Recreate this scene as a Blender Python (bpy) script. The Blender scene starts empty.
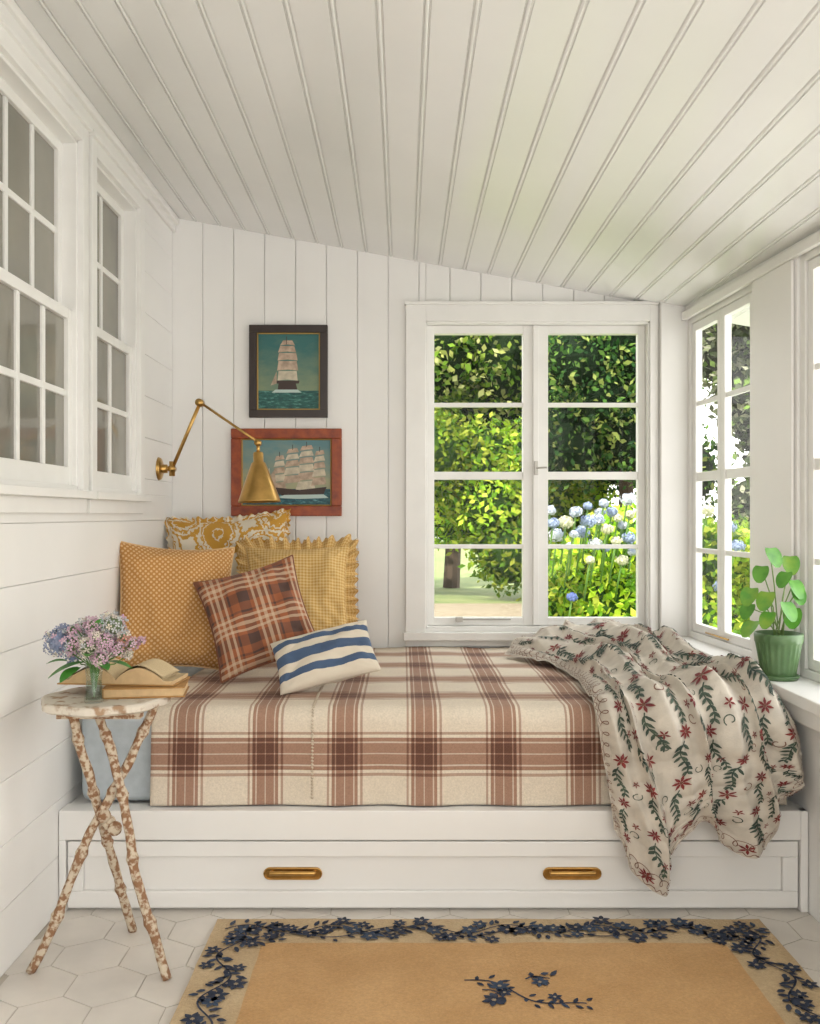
import bpy, math, random
import numpy as np
from mathutils import Vector, Matrix, Euler, noise
random.seed(7); rng=np.random.default_rng(7)
pi=math.pi
CZ=1.155; F=917.0; VX,VY=403.0,515.0
def W(px,py,d): return Vector(((px-VX)*d/F, d, CZ-(py-VY)*d/F))
sc=bpy.context.scene
sc.view_settings.view_transform='Standard'

# ---------------------------------------------------------------- mesh builder
class MB:
    def __init__(s): s.v=[];s.f=[];s.m=[];s.s=[];s.uv=[]
    def add(s,verts,faces,mat=0,smooth=False,uvs=None,xf=None):
        o=len(s.v)
        for v in verts:
            v=Vector(v)
            if xf is not None: v=xf@v
            s.v.append(v)
        s.uv.extend(uvs if uvs is not None else [(0,0)]*len(verts))
        for f in faces:
            s.f.append([i+o for i in f]); s.m.append(mat); s.s.append(smooth)
    def box(s,x0,x1,y0,y1,z0,z1,mat=0,xf=None,zt=None):
        c=[(x,y,z) for z in (z0,z1) for y in (y0,y1) for x in (x0,x1)]
        if zt: c=[(x,y,(zt(x) if i>=4 else z)) for i,(x,y,z) in enumerate(c)]
        s.add(c,[(0,2,3,1),(4,5,7,6),(0,1,5,4),(2,6,7,3),(0,4,6,2),(1,3,7,5)],mat,xf=xf)
    def grid(s,fn,nu,nv,mat=0,uvf=None,smooth=True,xf=None):
        vs=[];us=[]
        for j in range(nv+1):
            for i in range(nu+1):
                u=i/nu;v=j/nv
                vs.append(fn(u,v)); us.append(uvf(u,v) if uvf else (u,v))
        fs=[(j*(nu+1)+i,j*(nu+1)+i+1,(j+1)*(nu+1)+i+1,(j+1)*(nu+1)+i) for j in range(nv) for i in range(nu)]
        s.add(vs,fs,mat,smooth,us,xf)
    def tube(s,pts,r,seg=8,mat=0,smooth=True,cap=True,xf=None):
        pts=[Vector(p) for p in pts]; n=len(pts)
        if not hasattr(r,'__len__'): r=[r]*n
        vs=[];up=None
        for i,p in enumerate(pts):
            t=(pts[min(i+1,n-1)]-pts[max(i-1,0)]).normalized()
            if up is None:
                up=Vector((0,0,1)) if abs(t.z)<.9 else Vector((1,0,0))
            a=t.cross(up).normalized(); b=a.cross(t).normalized(); up=b
            for k in range(seg):
                th=2*pi*k/seg
                vs.append(p+(a*math.cos(th)+b*math.sin(th))*r[i])
        fs=[(i*seg+k,i*seg+(k+1)%seg,(i+1)*seg+(k+1)%seg,(i+1)*seg+k) for i in range(n-1) for k in range(seg)]
        if cap: fs+= [tuple(range(seg))[::-1], tuple((n-1)*seg+k for k in range(seg))]
        s.add(vs,fs,mat,smooth,xf=xf)
    def lathe(s,prof,seg=32,mat=0,xf=None,rf=None,smooth=True):
        vs=[]
        for r,z in prof:
            for k in range(seg):
                th=2*pi*k/seg; rr=r*(rf(th,z) if rf else 1)
                vs.append((rr*math.cos(th),rr*math.sin(th),z))
        n=len(prof)
        fs=[(i*seg+k,i*seg+(k+1)%seg,(i+1)*seg+(k+1)%seg,(i+1)*seg+k) for i in range(n-1) for k in range(seg)]
        s.add(vs,fs,mat,smooth,xf=xf)
    def sphere(s,c,r,mat=0,seg=12,sc3=(1,1,1),xf=None):
        pr=[(max(1e-4,r*math.sin(pi*i/(seg//2+2))),-r*math.cos(pi*i/(seg//2+2))) for i in range(seg//2+3)]
        m=Matrix.Translation(c)@Matrix.Diagonal((*sc3,1))
        if xf is not None: m=xf@m
        s.lathe(pr,seg,mat,xf=m)
    def poly(s,pts,mat=0,xf=None):
        s.add(pts,[tuple(range(len(pts)))],mat,xf=xf)
    def build(s,name,mats,bevel=0,seg=2,solid=0,auto=False):
        me=bpy.data.meshes.new(name); me.from_pydata([tuple(v) for v in s.v],[],s.f)
        for m in mats: me.materials.append(m)
        me.polygons.foreach_set('material_index',s.m); me.polygons.foreach_set('use_smooth',s.s)
        ul=me.uv_layers.new(name='UVMap')
        li=np.zeros(len(me.loops),dtype=np.int32); me.loops.foreach_get('vertex_index',li)
        ul.data.foreach_set('uv',np.array(s.uv,dtype=np.float32)[li].ravel())
        me.update()
        o=bpy.data.objects.new(name,me); sc.collection.objects.link(o)
        if bevel:
            b=o.modifiers.new('bevel','BEVEL'); b.width=bevel; b.segments=seg; b.limit_method='ANGLE'; b.angle_limit=.7
        if solid:
            b=o.modifiers.new('solid','SOLIDIFY'); b.thickness=solid; b.offset=0
        return o

# ---------------------------------------------------------------- materials
def newmat(name):
    m=bpy.data.materials.new(name); m.use_nodes=True
    nt=m.node_tree; return m,nt,nt.nodes['Principled BSDF']
def nd(nt,t,**k):
    n=nt.nodes.new(t)
    for a,b in k.items(): setattr(n,a,b)
    return n
def L(nt,a,b): nt.links.new(a,b)
def inp(nt,sock,val):
    if isinstance(val,bpy.types.NodeSocket): L(nt,val,sock)
    else: sock.default_value=val
def math_(nt,op,a,b=0.0,c=None):
    n=nd(nt,'ShaderNodeMath',operation=op); inp(nt,n.inputs[0],a); inp(nt,n.inputs[1],b)
    if c is not None: inp(nt,n.inputs[2],c)
    return n.outputs[0]
def c4(c): return (c[0],c[1],c[2],1)
def mixc(nt,f,a,b,bt='MIX'):
    n=nd(nt,'ShaderNodeMix',data_type='RGBA',blend_type=bt)
    inp(nt,n.inputs[0],f); inp(nt,n.inputs[6],c4(a) if isinstance(a,tuple) else a); inp(nt,n.inputs[7],c4(b) if isinstance(b,tuple) else b)
    return n.outputs[2]
def ramp(nt,f,stops,const=False):
    n=nd(nt,'ShaderNodeValToRGB'); cr=n.color_ramp
    cr.interpolation='CONSTANT' if const else 'LINEAR'
    while len(cr.elements)<len(stops): cr.elements.new(.5)
    for e,(p,c) in zip(cr.elements,stops):
        e.position=p; e.color=c4(c) if isinstance(c,tuple) else (c,c,c,1)
    inp(nt,n.inputs[0],f); return n.outputs[0]
def nz(nt,scale,detail=4,coord='Object',rough=.5,dist=0,vec=None):
    n=nd(nt,'ShaderNodeTexNoise'); n.inputs['Scale'].default_value=scale; n.inputs['Detail'].default_value=detail
    n.inputs['Roughness'].default_value=rough; n.inputs['Distortion'].default_value=dist
    if vec is None: vec=nd(nt,'ShaderNodeTexCoord').outputs[coord]
    L(nt,vec,n.inputs['Vector']); return n.outputs[0]
def bump(nt,bs,h,st=.2,dist=.002):
    b=nd(nt,'ShaderNodeBump'); b.inputs['Strength'].default_value=st; b.inputs['Distance'].default_value=dist
    L(nt,h,b.inputs['Height']); L(nt,b.outputs[0],bs.inputs['Normal'])
def M(name,col,rough=.5,metal=0,var=.06,vs=6,bmp=0,bs_=80,c2=None,lo=.35,hi=.65,detail=4,sheen=0):
    m,nt,b=newmat(name)
    c2=c2 or tuple(x*(1-var*2) for x in col)
    f=ramp(nt,nz(nt,vs,detail),[(lo,0.),(hi,1.)])
    L(nt,mixc(nt,f,col,c2),b.inputs['Base Color'])
    b.inputs['Roughness'].default_value=rough; b.inputs['Metallic'].default_value=metal
    if sheen: b.inputs['Sheen Weight'].default_value=sheen
    if bmp: bump(nt,b,nz(nt,bs_,3),bmp)
    return m
def uvsep(nt):
    s=nd(nt,'ShaderNodeSeparateXYZ'); tc=nd(nt,'ShaderNodeTexCoord'); L(nt,tc.outputs['UV'],s.inputs[0]); return s.outputs[0],s.outputs[1],tc.outputs['UV']
def stripes(nt,x,period,phase,stops):
    f=math_(nt,'FRACT',math_(nt,'ADD',math_(nt,'DIVIDE',x,period),phase))
    return ramp(nt,f,stops,True)

white=M('white_paint',(.83,.815,.785),.40,var=.015,vs=3,bmp=.06,bs_=60)
whitew=M('white_window_paint',(.84,.83,.80),.35,var=.02,vs=8)
ceilm=M('ceiling_paint',(.79,.785,.765),.22,var=.02,vs=2,bmp=.08,bs_=25)
wallL=M('wall_paint',(.845,.835,.81),.5,var=.02,vs=2.5,bmp=.08,bs_=40)
brass=M('brass',(.60,.37,.12),.28,1,var=.12,vs=20)
copper=M('antique_brass',(.60,.35,.11),.3,1,var=.12,vs=30)
tile=M('hex_tile',(.69,.64,.575),.32,var=.08,vs=5,bmp=.1,bs_=12)
grout=M('grout',(.50,.45,.38),.9)
def glassmat(name,tint=(1,1,1),base=.008,k=.35):
    m=bpy.data.materials.new(name); m.use_nodes=True; nt=m.node_tree; nt.nodes.clear()
    o=nd(nt,'ShaderNodeOutputMaterial'); t=nd(nt,'ShaderNodeBsdfTransparent'); g=nd(nt,'ShaderNodeBsdfGlossy'); g.inputs['Roughness'].default_value=.02
    t.inputs[0].default_value=c4(tint)
    lw=nd(nt,'ShaderNodeLayerWeight'); lw.inputs[0].default_value=.5
    fr=math_(nt,'MULTIPLY_ADD',math_(nt,'POWER',lw.outputs['Facing'],5.0),k,base)
    mx=nd(nt,'ShaderNodeMixShader'); L(nt,fr,mx.inputs[0]); L(nt,t.outputs[0],mx.inputs[1]); L(nt,g.outputs[0],mx.inputs[2]); L(nt,mx.outputs[0],o.inputs[0])
    return m
glass=glassmat('window_glass')
darkglass=M('interior_window_glass',(.18,.175,.15),.04,c2=(.28,.265,.22),vs=2.2)

# ---------------------------------------------------------------- room shell
XL=-1.004; XR=1.18; YB=3.99; YF=-.6
zc=lambda x:2.45-.18*(x-XL)
def clip_rects(a0,a1,b0,b1,holes):
    bs=sorted({b0,b1,*[h for o in holes for h in o[2:4] if b0<h<b1]})
    out=[]
    for q0,q1 in zip(bs,bs[1:]):
        segs=[(a0,a1)]
        for h in holes:
            if h[2]<q1-1e-6 and h[3]>q0+1e-6:
                n=[]
                for s0,s1 in segs:
                    if h[0]>=s1 or h[1]<=s0: n.append((s0,s1)); continue
                    if h[0]>s0: n.append((s0,h[0]))
                    if h[1]<s1: n.append((h[1],s1))
                segs=n
        out+=[(s0,s1,q0,q1) for s0,s1 in segs]
    return out
# floor
mb=MB(); mb.box(-1.15,1.32,YF,4.1,-.12,-.002,1)
R=.100; dx=R*math.sqrt(3)
for j in range(-5,33):
    for i in range(-9,11):
        cx=i*dx+(dx/2 if j%2 else 0)+.05; cy=j*R*1.5
        if cx<-1.05 or cx>1.2 or cy<YF+.1 or cy>3.0: continue
        p=[(cx+(R-.0018)*math.sin(pi/3*k),cy+(R-.0018)*math.cos(pi/3*k)) for k in range(6)]
        vs=[(x,y,-.004) for x,y in p]+[(x,y,0) for x,y in p]
        mb.add(vs,[tuple(range(6,12))[::-1]]+[(k,(k+1)%6,(k+1)%6+6,k+6) for k in range(6)],0)
mb.build('floor',[tile,grout])
# back wall
OX0,OX1,OZ0,OZ1=.098,1.070,.660,1.995
mb=MB()
for (a,b,q0,q1) in clip_rects(-1.12,1.262,-.1,3,[(OX0,OX1,OZ0,OZ1)]):
    if q1>2.9: mb.box(a,b,YB+.014,YB+.10,q0,2,0,zt=lambda x:zc(x)+.03)
    else: mb.box(a,b,YB+.014,YB+.10,q0,q1,0)
p=.1345; x=XL-.002
while x<1.24:
    x1=min(x+p-.0012,1.245)
    for (q0,q1,a,b) in clip_rects(0.0,3,x,x1,[(OZ0,OZ1,OX0,OX1)]):
        if q1>2.9: mb.box(a,b,YB,YB+.016,q0,2,0,zt=lambda x:zc(x)+.01)
        else: mb.box(a,b,YB,YB+.016,q0,q1,0)
    x+=p
mb.build('wall_back',[wallL],bevel=.004)
# left wall
LW=[(2.20,2.805,1.235,2.300),(2.935,3.425,1.235,2.300),(.9,1.9,1.235,2.300)]
mb=MB()
for (a,b,q0,q1) in clip_rects(YF,YB+.1,-.1,2.5,LW): mb.box(XL-.13,XL-.014,a,b,q0,q1,0)
z=0
while z<2.5:
    z1=min(z+.162-.0010,2.48)
    for (a,b,q0,q1) in clip_rects(YF,YB,z,z1,LW): mb.box(XL-.016,XL,a,b,q0,q1,0)
    z+=.162
mb.build('wall_left',[wallL],bevel=.002)
# ceiling
mb=MB(); prof=[]; x=XL-.1; P=.106
while x<1.45:
    prof+=[(x,0),(x+P-.0185,0),(x+P-.0165,.0045),(x+P-.015,.0045)]
    for k in range(7):
        th=pi*k/6; prof.append((x+P-.0095-.0048*math.cos(th),.003-.0045*math.sin(th)))
    prof+=[(x+P-.0035,.0045),(x+P-.001,.0045)]
    x+=P
n=len(prof)
vs=[(a,y,zc(a)+d) for y in (YF,YB+.02) for a,d in prof]
mb.add(vs,[(i,i+1,n+i+1,n+i) for i in range(n-1)],0)
vs=[(a,y,zc(a)+.012+h) for h in (0,.06) for y in (YF,4.12) for a in (XL-.13,1.56)]
mb.add(vs,[(0,2,3,1),(4,5,7,6),(0,1,5,4),(2,6,7,3),(0,4,6,2),(1,3,7,5)],0)
mb.build('ceiling',[ceilm])
# crown trim
mb=MB()
mb.box(XL,XL+.018,YF,YB,2.385,2.448,0); mb.box(XL,XL+.032,YF,YB,2.415,2.444,0)
mb.build('trim_1',[white],bevel=.005)
# right wall lower + sill + posts
def rx(y,o): return 1.215+o+(3.95-y)*.065
def rbox(mb,y0,y1,o0,o1,z0,z1,mat=0,zt=False):
    vs=[]
    for top in (0,1):
        for y in (y0,y1):
            for o in (o0,o1):
                x=rx(y,o); vs.append((x,y,(zc(x)+.01 if (top and zt) else (z1 if top else z0))))
    mb.add(vs,[(0,2,3,1),(4,5,7,6),(0,1,5,4),(2,6,7,3),(0,4,6,2),(1,3,7,5)],mat)
WT=.058
mb=MB()
mb.box(XR,1.262,YF,YB,-.1,.594,0)
ZT=2.000
RW=[(3.295,3.945),(1.86,2.975),(.3,1.5)]
rbox(mb,YF,YB,0,WT+.02,ZT,0,zt=True)
for y0,y1 in ((2.975,3.295),(1.5,1.86),(YF,.3)): rbox(mb,y0,y1,0,WT+.02,.632,0,zt=True)
rbox(mb,3.945,YB,-.105,.047,.632,0,zt=True)
mb.build('wall_right',[wallL],bevel=.004)
mb=MB()
vs=[(1.15,YF,.594),(1.15,YB,.594),(1.278,YB,.594),(1.60,YF,.594)]; vs+=[(a,b_,.632) for a,b_,_ in vs]
mb.add(vs,[(0,1,2,3),(7,6,5,4),(0,4,5,1),(1,5,6,2),(2,6,7,3),(3,7,4,0)],0)
mb.box(1.16,1.179,YF,YB,.545,.594,0)
mb.build('trim_2',[white],bevel=.004)
mb=MB()
rbox(mb,YF,3.94,-.020,-.001,ZT-.012,ZT+.024); rbox(mb,2.99,3.28,-.012,-.001,.64,ZT-.012)
mb.build('trim_3',[white],bevel=.003)

# ---------------------------------------------------------------- windows
def sash(bx,a0,a1,z0,z1,st,cols,rows,thick=(0,.035),mw=.018,rows_thick=(),bot=None,glassm=1,sl=None,sr=None):
    bot=bot or st; sl=sl or st; sr=sr or st
    t0,t1=thick
    bx(a0,a0+sl,t0,t1,z0,z1,0); bx(a1-sr,a1,t0,t1,z0,z1,0)
    bx(a0+sl,a1-sr,t0,t1,z1-st,z1,0); bx(a0+sl,a1-sr,t0,t1,z0,z0+bot,0)
    A0,A1,Z0,Z1=a0+sl,a1-sr,z0+bot,z1-st
    for i in range(1,cols):
        c=A0+(A1-A0)*i/cols; bx(c-mw/2,c+mw/2,t0+.005,t1-.005,Z0,Z1,0)
    for i in range(1,rows):
        c=Z0+(Z1-Z0)*i/rows; w=mw*(1.9 if i in rows_thick else 1); bx(A0,A1,t0+.006,t1-.006,c-w/2,c+w/2,0)
    m=(t0+t1)/2; bx(A0,A1,m-.002,m+.002,Z0,Z1,glassm)
# back window
mb=MB()
bb=lambda a0,a1,d0,d1,z0,z1,m:mb.box(a0,a1,YB+d0,YB+d1,z0,z1,m)
cx0,cx1,cz1=.012,1.106,2.065
bb(cx0,OX0,-.022,0,OZ0-.03,cz1,0); bb(OX1,cx1,-.022,0,OZ0-.03,cz1,0); bb(OX0,OX1,-.022,0,OZ1,cz1,0)
bb(cx0-.005,cx1,-.03,0,cz1,cz1+.014,0)
bb(cx0-.01,cx1,-.05,.02,OZ0-.045,OZ0-.012,0); bb(cx0,cx1,-.016,0,OZ0-.075,OZ0-.045,0)
bb(OX0-.001,OX0+.008,-.01,.10,OZ0,OZ1,0); bb(OX1-.008,OX1,-.01,.10,OZ0,OZ1,0); bb(OX0,OX1,-.01,.10,OZ1-.01,OZ1,0); bb(OX0,OX1,-.01,.11,OZ0-.012,OZ0+.010,0)
mid=.581
sash(bb,OX0+.009,mid-.001,OZ0+.011,OZ1-.011,.034,1,4,(.03,.07),.018,(2,),sl=.030,sr=.054)
sash(bb,mid+.001,OX1-.009,OZ0+.011,OZ1-.011,.034,1,4,(.03,.07),.018,(2,),sl=.054,sr=.030)
bb(mid-.012,mid+.012,.018,.03,OZ0+.013,OZ1-.011,0)
bb(mid-.008,mid+.008,.006,.018,1.33,1.39,2); mb.tube([(mid,YB+.005,1.36),(mid+.045,YB-.005,1.362)],.0045,8,2)
mb.tube([(.25,YB+.005,.70),(.47,YB+.01,.70)],.004,8,2); bb(.23,.26,0,.03,.69,.71,2)
mb.build('window_1',[whitew,glass,M('iron_hardware',(.45,.43,.39),.4,.8)],bevel=.002)
# left windows
for k,(y0,y1,z0,z1) in enumerate(LW):
    mb=MB()
    lb=lambda a0,a1,d0,d1,q0,q1,m:mb.box(XL-d1,XL-d0,a0,a1,q0,q1,m)
    cw=.05
    lb(y0-cw,y0,-.026,0,z0-.01,z1+.05,0); lb(y1,y1+cw,-.026,0,z0-.01,z1+.05,0); lb(y0,y1,-.026,0,z1,z1+.05,0)
    lb(y0-cw-.008,y1+cw+.008,-.036,0,z1+.05,z1+.066,0)
    lb(y0-cw-.012,y1+cw+.012,-.05,.0,z0-.03,z0-.006,0); lb(y0-cw,y1+cw,-.02,0,z0-.075,z0-.03,0)
    lb(y0,y0+.010,-.01,.1,z0,z1,0); lb(y1-.010,y1,-.01,.1,z0,z1,0); lb(y0,y1,-.01,.1,z1-.012,z1,0); lb(y0,y1,-.01,.1,z0-.006,z0+.01,0)
    cols=3 if k==0 else (2 if k==1 else 4)
    zm=(z0+z1)/2-.01
    sash(lb,y0+.010,y1-.010,zm-.02,z1-.012,.032,cols,2,(.035,.062),.02)
    sash(lb,y0+.010,y1-.010,z0+.01,zm+.02,.032,cols,2,(.004,.034),.02,bot=.055)
    mb.build('window_%d'%(k+2),[whitew,darkglass],bevel=.002)
# right windows
for k,(y0,y1) in enumerate(RW):
    mb=MB()
    def rb(a0,a1,d0,d1,q0,q1,m): rbox(mb,a0,a1,d0,d1,q0,q1,m)
    z0,z1=.633,ZT
    rb(y0,y0+.03,.01,WT,z0,z1,0); rb(y1-.03,y1,.01,.05,z0,z1,0); rb(y0+.03,y1-.03,.01,WT,z1-.03,z1,0); rb(y0+.03,y1-.03,.01,WT,z0,z0+.028,0)
    n=2 if k!=1 else 3
    for i in range(n):
        a=y0+.032+(y1-y0-.064)*i/n; b=y0+.032+(y1-y0-.064)*(i+1)/n
        sash(rb,a+.001,b-.001,z0+.03,z1-.032,.034,1,4,(.018,.046),.020,(2,))
    mb.tube([(rx(y1-.2,-.0)+.008,y1-.2,.675),(rx(y1-.42,0)+.008,y1-.42,.675)],.004,8,2)
    mb.build('window_%d'%(k+5),[whitew,glass,brass],bevel=.002)

# ---------------------------------------------------------------- daybed platform
mb=MB()
xa,xb=XL+.002,XR-.002
mb.box(xa,xb,2.70,3.985,0,.288)
mb.box(xa,xb,2.668,2.74,.208,.294)
mb.box(xa,xa+.02,2.668,2.70,0,.208); mb.box(xb-.022,xb,2.664,2.70,0,.294)
mb.box(xa+.02,xb-.022,2.69,2.70,0,.208)
dx0,dx1=xa+.024,xb-.026
mb.box(dx0,dx1,2.672,2.69,.158,.203); mb.box(dx0,dx1,2.672,2.69,.010,.058)
mb.box(dx0,dx0+.045,2.672,2.69,.058,.158); mb.box(dx1-.045,dx1,2.672,2.69,.058,.158)
mb.box(dx0+.045,dx1-.045,2.682,2.69,.058,.158)
mb.build('daybed_platform',[white],bevel=.003)
for hx in (-.3215,(572-VX)*2.68/F):
    mb=MB(); m=Matrix.Translation((hx,2.6815,.108))
    def caps(L_,h,y0,y1,mat):
        pts=[]
        for s_,c in ((1,L_/2-h/2),(-1,-L_/2+h/2)):
            for i in range(9):
                a=-pi/2+pi*i/8 if s_>0 else pi/2+pi*i/8
                pts.append((c+h/2*math.cos(a),h/2*math.sin(a)))
        n=len(pts)
        vs=[(x,y0,z) for x,z in pts]+[(x,y1,z) for x,z in pts]
        mb.add(vs,[tuple(range(n)),tuple(range(n,2*n))[::-1]]+[(i,i+n,(i+1)%n+n,(i+1)%n) for i in range(n)],mat,xf=m)
    caps(.170,.036,-.004,0,0)
    rim=[]
    for s_,c in ((1,.068),(-1,-.068)):
        for i in range(9):
            a=(-pi/2 if s_>0 else pi/2)+pi*i/8; rim.append(m@Vector((c+.0155*math.cos(a),-.005,.0155*math.sin(a))))
    rim.append(rim[0]); mb.tube(rim,.0028,8,0,cap=False)
    mb.tube([m@Vector((-.066,-.018,.006)),m@Vector((.066,-.018,.006))],.0065,12,0)
    for q in (-.062,.062): mb.tube([m@Vector((q,-.018,.006)),m@Vector((q,-.002,.004))],.006,10,0)
    mb.build('drawer_pull',[copper],bevel=.001)

# mattress
mb=MB(); mb.box(-.965,1.135,2.735,3.96,.296,.570)
mb.build('mattress',[M('mattress_ticking',(.46,.51,.54),.85,var=.05,vs=30,bmp=.3,bs_=300)],bevel=.03,seg=5)

# plaid blanket
m,nt,b=newmat('plaid_wool'); u,v,uv=uvsep(nt)
cl=[(0,0.),(.02,.75),(.05,0.),(.08,1.),(.12,.3),(.135,1.),(.235,.35),(.25,1.),(.35,.3),(.365,1.),(.405,0.),(.435,.75),(.465,0.)]
A=stripes(nt,u,.235,.25+.171/.235,cl)
B=stripes(nt,v,.29,.80,cl)
tw=math_(nt,'SINE',math_(nt,'MULTIPLY',math_(nt,'ADD',u,v),1400))
tw=math_(nt,'MULTIPLY_ADD',tw,.07,.93)
fa=math_(nt,'MULTIPLY',A,.70); fb=math_(nt,'MULTIPLY',B,.70)
ff=math_(nt,'SUBTRACT',1.0,math_(nt,'MULTIPLY',math_(nt,'SUBTRACT',1.0,fa),math_(nt,'SUBTRACT',1.0,fb)))
ff=math_(nt,'MULTIPLY',ff,tw)
base=mixc(nt,nz(nt,9),(.74,.65,.53),(.65,.56,.44))
thr=mixc(nt,math_(nt,'MULTIPLY',A,B),(.235,.070,.024),(.105,.032,.016))
col=mixc(nt,math_(nt,'MINIMUM',math_(nt,'MULTIPLY',ff,1.15),1.0),base,thr)
fib=nz(nt,180,3,rough=.7)
col=mixc(nt,1.0,col,ramp(nt,fib,[(.3,(.86,.86,.86)),(.7,(1.08,1.08,1.08))]),'MULTIPLY')
L(nt,col,b.inputs['Base Color']); b.inputs['Roughness'].default_value=.92; b.inputs['Sheen Weight'].default_value=.03
bump(nt,b,nz(nt,350,2),.4,.003)
plaid=m
path=[(3.965,.578),(2.78,.578)]
for i in range(9):
    a=pi/2*i/8; path.append((2.765-.045*math.sin(a)-.0,.578-.045*(1-math.cos(a))))
path+=[(2.716,.42),(2.714,.299)]
pp=[Vector((0,a,c)) for a,c in path]; cum=[0]
for i in range(1,len(pp)): cum.append(cum[-1]+(pp[i]-pp[i-1]).length)
TOT=cum[-1]; edge=cum[5]
def pa(t):
    s=t*TOT
    for i in range(1,len(cum)):
        if s<=cum[i]+1e-9:
            return pp[i-1].lerp(pp[i],(s-cum[i-1])/(cum[i]-cum[i-1]))
    return pp[-1]
def blanket_fn(X0,X1,lift):
    def fn(u,t):
        q=pa(t); x=X0+(X1-X0)*u
        n_=noise.noise(Vector((x*4,t*5,0)))*.006+noise.noise(Vector((x*13,t*14,3)))*.003
        hang=max(0,(t*TOT-edge)/.28)
        y=q.y-(n_*.5+lift if hang>0 else 0)-hang*.007*(1+math.sin(x*17+1.5*math.sin(x*5))); zz=q.z+(n_+lift+.003 if hang<.1 else 0)
        return (x,y,zz)
    return fn
mb=MB()
mb.grid(blanket_fn(-.745,1.133,0.0),170,150,0,uvf=lambda u,t:(-.745+1.878*u,t*TOT-edge))
q=-.268
for i in range(150):
    t=.02+.97*i/150; a=blanket_fn(q-.003,q+.003,.003)
    p0=a(0,t); p1=a(1,t+.003); mb.tube([p0,p1],.0008,4,1,cap=False)
mb.build('plaid_blanket',[plaid,M('cream_yarn',(.60,.50,.38),.9)],solid=.005)

# ---------------------------------------------------------------- throw
rows=[
 [(.40,3.66,.592),(.46,3.74,.60),(.58,3.79,.615),(.70,3.82,.64),(.82,3.84,.655),(.92,3.85,.65),(1.00,3.82,.63),(1.06,3.72,.61),(1.09,3.60,.60)],
 [(.45,3.58,.592),(.53,3.62,.60),(.63,3.65,.62),(.73,3.66,.655),(.83,3.67,.67),(.92,3.66,.66),(1.00,3.62,.63),(1.06,3.56,.61),(1.10,3.46,.60)],
 [(.56,3.38,.592),(.62,3.42,.595),(.70,3.44,.61),(.78,3.45,.63),(.86,3.45,.64),(.94,3.44,.63),(1.01,3.41,.62),(1.07,3.36,.61),(1.11,3.30,.60)],
 [(.585,3.12,.592),(.64,3.15,.60),(.71,3.17,.605),(.79,3.18,.61),(.87,3.19,.62),(.95,3.19,.62),(1.02,3.17,.61),(1.08,3.14,.605),(1.12,3.10,.60)],
 [(.57,2.90,.592),(.635,2.92,.60),(.71,2.93,.60),(.79,2.94,.60),(.87,2.94,.605),(.95,2.95,.605),(1.02,2.94,.605),(1.09,2.92,.60),(1.13,2.90,.60)],
 [(.565,2.705,.585),(.63,2.70,.595),(.71,2.695,.595),(.79,2.70,.595),(.87,2.70,.595),(.95,2.705,.59),(1.03,2.71,.585),(1.10,2.72,.58),(1.15,2.74,.56)],
 [(.585,2.672,.44),(.645,2.66,.43),(.715,2.655,.42),(.79,2.66,.44),(.865,2.66,.45),(.945,2.66,.44),(1.03,2.665,.45),(1.10,2.67,.46),(1.155,2.69,.46)],
 [(.595,2.655,.33),(.655,2.645,.28),(.72,2.635,.24),(.785,2.64,.28),(.85,2.645,.36),(.925,2.645,.33),(1.00,2.645,.33),(1.07,2.65,.38),(1.145,2.655,.41)],
 [(.600,2.650,.255),(.655,2.645,.155),(.718,2.640,.085),(.775,2.645,.16),(.83,2.650,.285),(.90,2.648,.235),(.975,2.645,.195),(1.06,2.650,.31),(1.14,2.652,.37)],
]
CN=np.array(rows)
def cr(p0,p1,p2,p3,t): return .5*((2*p1)+(-p0+p2)*t+(2*p0-5*p1+4*p2-p3)*t*t+(-p0+3*p1-3*p2+p3)*t**3)
def crs(arr,t):
    n=len(arr)-1; s=min(max(t,0),1)*n; i=min(int(s),n-1); f=s-i
    g=lambda k:arr[k] if 0<=k<=n else (2*arr[0]-arr[1] if k<0 else 2*arr[n]-arr[n-1])
    return cr(g(i-1),g(i),g(i+1),g(i+2),f)
_rc={}
def rowcache(u):
    k=round(u,5)
    if k not in _rc:
        if len(_rc)>4000: _rc.clear()
        _rc[k]=np.array([crs(CN[j],u) for j in range(len(CN))])
    return _rc[k]
def S(u,v):
    p=crs(rowcache(u),v)
    wv=1.4*math.sin(4.2*v)
    ph=2*pi*(3.7*u-.75*v)+wv
    g=math.sin(ph); h=math.sin(2*pi*(7.3*u-1.9*v)+1+1.3*math.sin(8*v+4*u))
    ridge=(1-abs(math.sin(ph*.5+.6)))**1.2
    fold=.45*(.5+.5*g)**1.5+.55*ridge+.24*(.5+.5*h)
    ed=min(1,6*u+.12)*min(1,6*(1-u)+.12)
    w=1/(1+math.exp(-(v-.62)*50))
    nn=noise.noise(Vector((u*7,v*11,1)))*.018+noise.noise(Vector((u*15,v*26,5)))*.010
    up=(.130*fold*ed*(.5+.5*math.sin(v*9+.6+3*u)**2))*(1-w)+abs(nn)*(1-w)
    out=(.115*fold*(.30+.70*ed))*w+abs(nn)*w
    return Vector((p[0]+(.012*math.sin(14*v+9*u)+.022*math.cos(ph))*ed,p[1]-out,p[2]+up))
def SN(u,v):
    e=.003; a=S(min(u+e,1),v)-S(max(u-e,0),v); b_=S(u,min(v+e,1))-S(u,max(v-e,0))
    n=a.cross(b_).normalized()
    if n.z-n.y<0: n=-n
    return n
UM,VM=1.15,1.9
mb=MB()
mb.grid(S,220,280,0,uvf=lambda u,v:(u*UM,v*VM))
def onS(x,y,off=.0036):
    u=min(max(x/UM,0.002),.998); v=min(max(y/VM,0.002),.998)
    return S(u,v)+SN(u,v)*off
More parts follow.
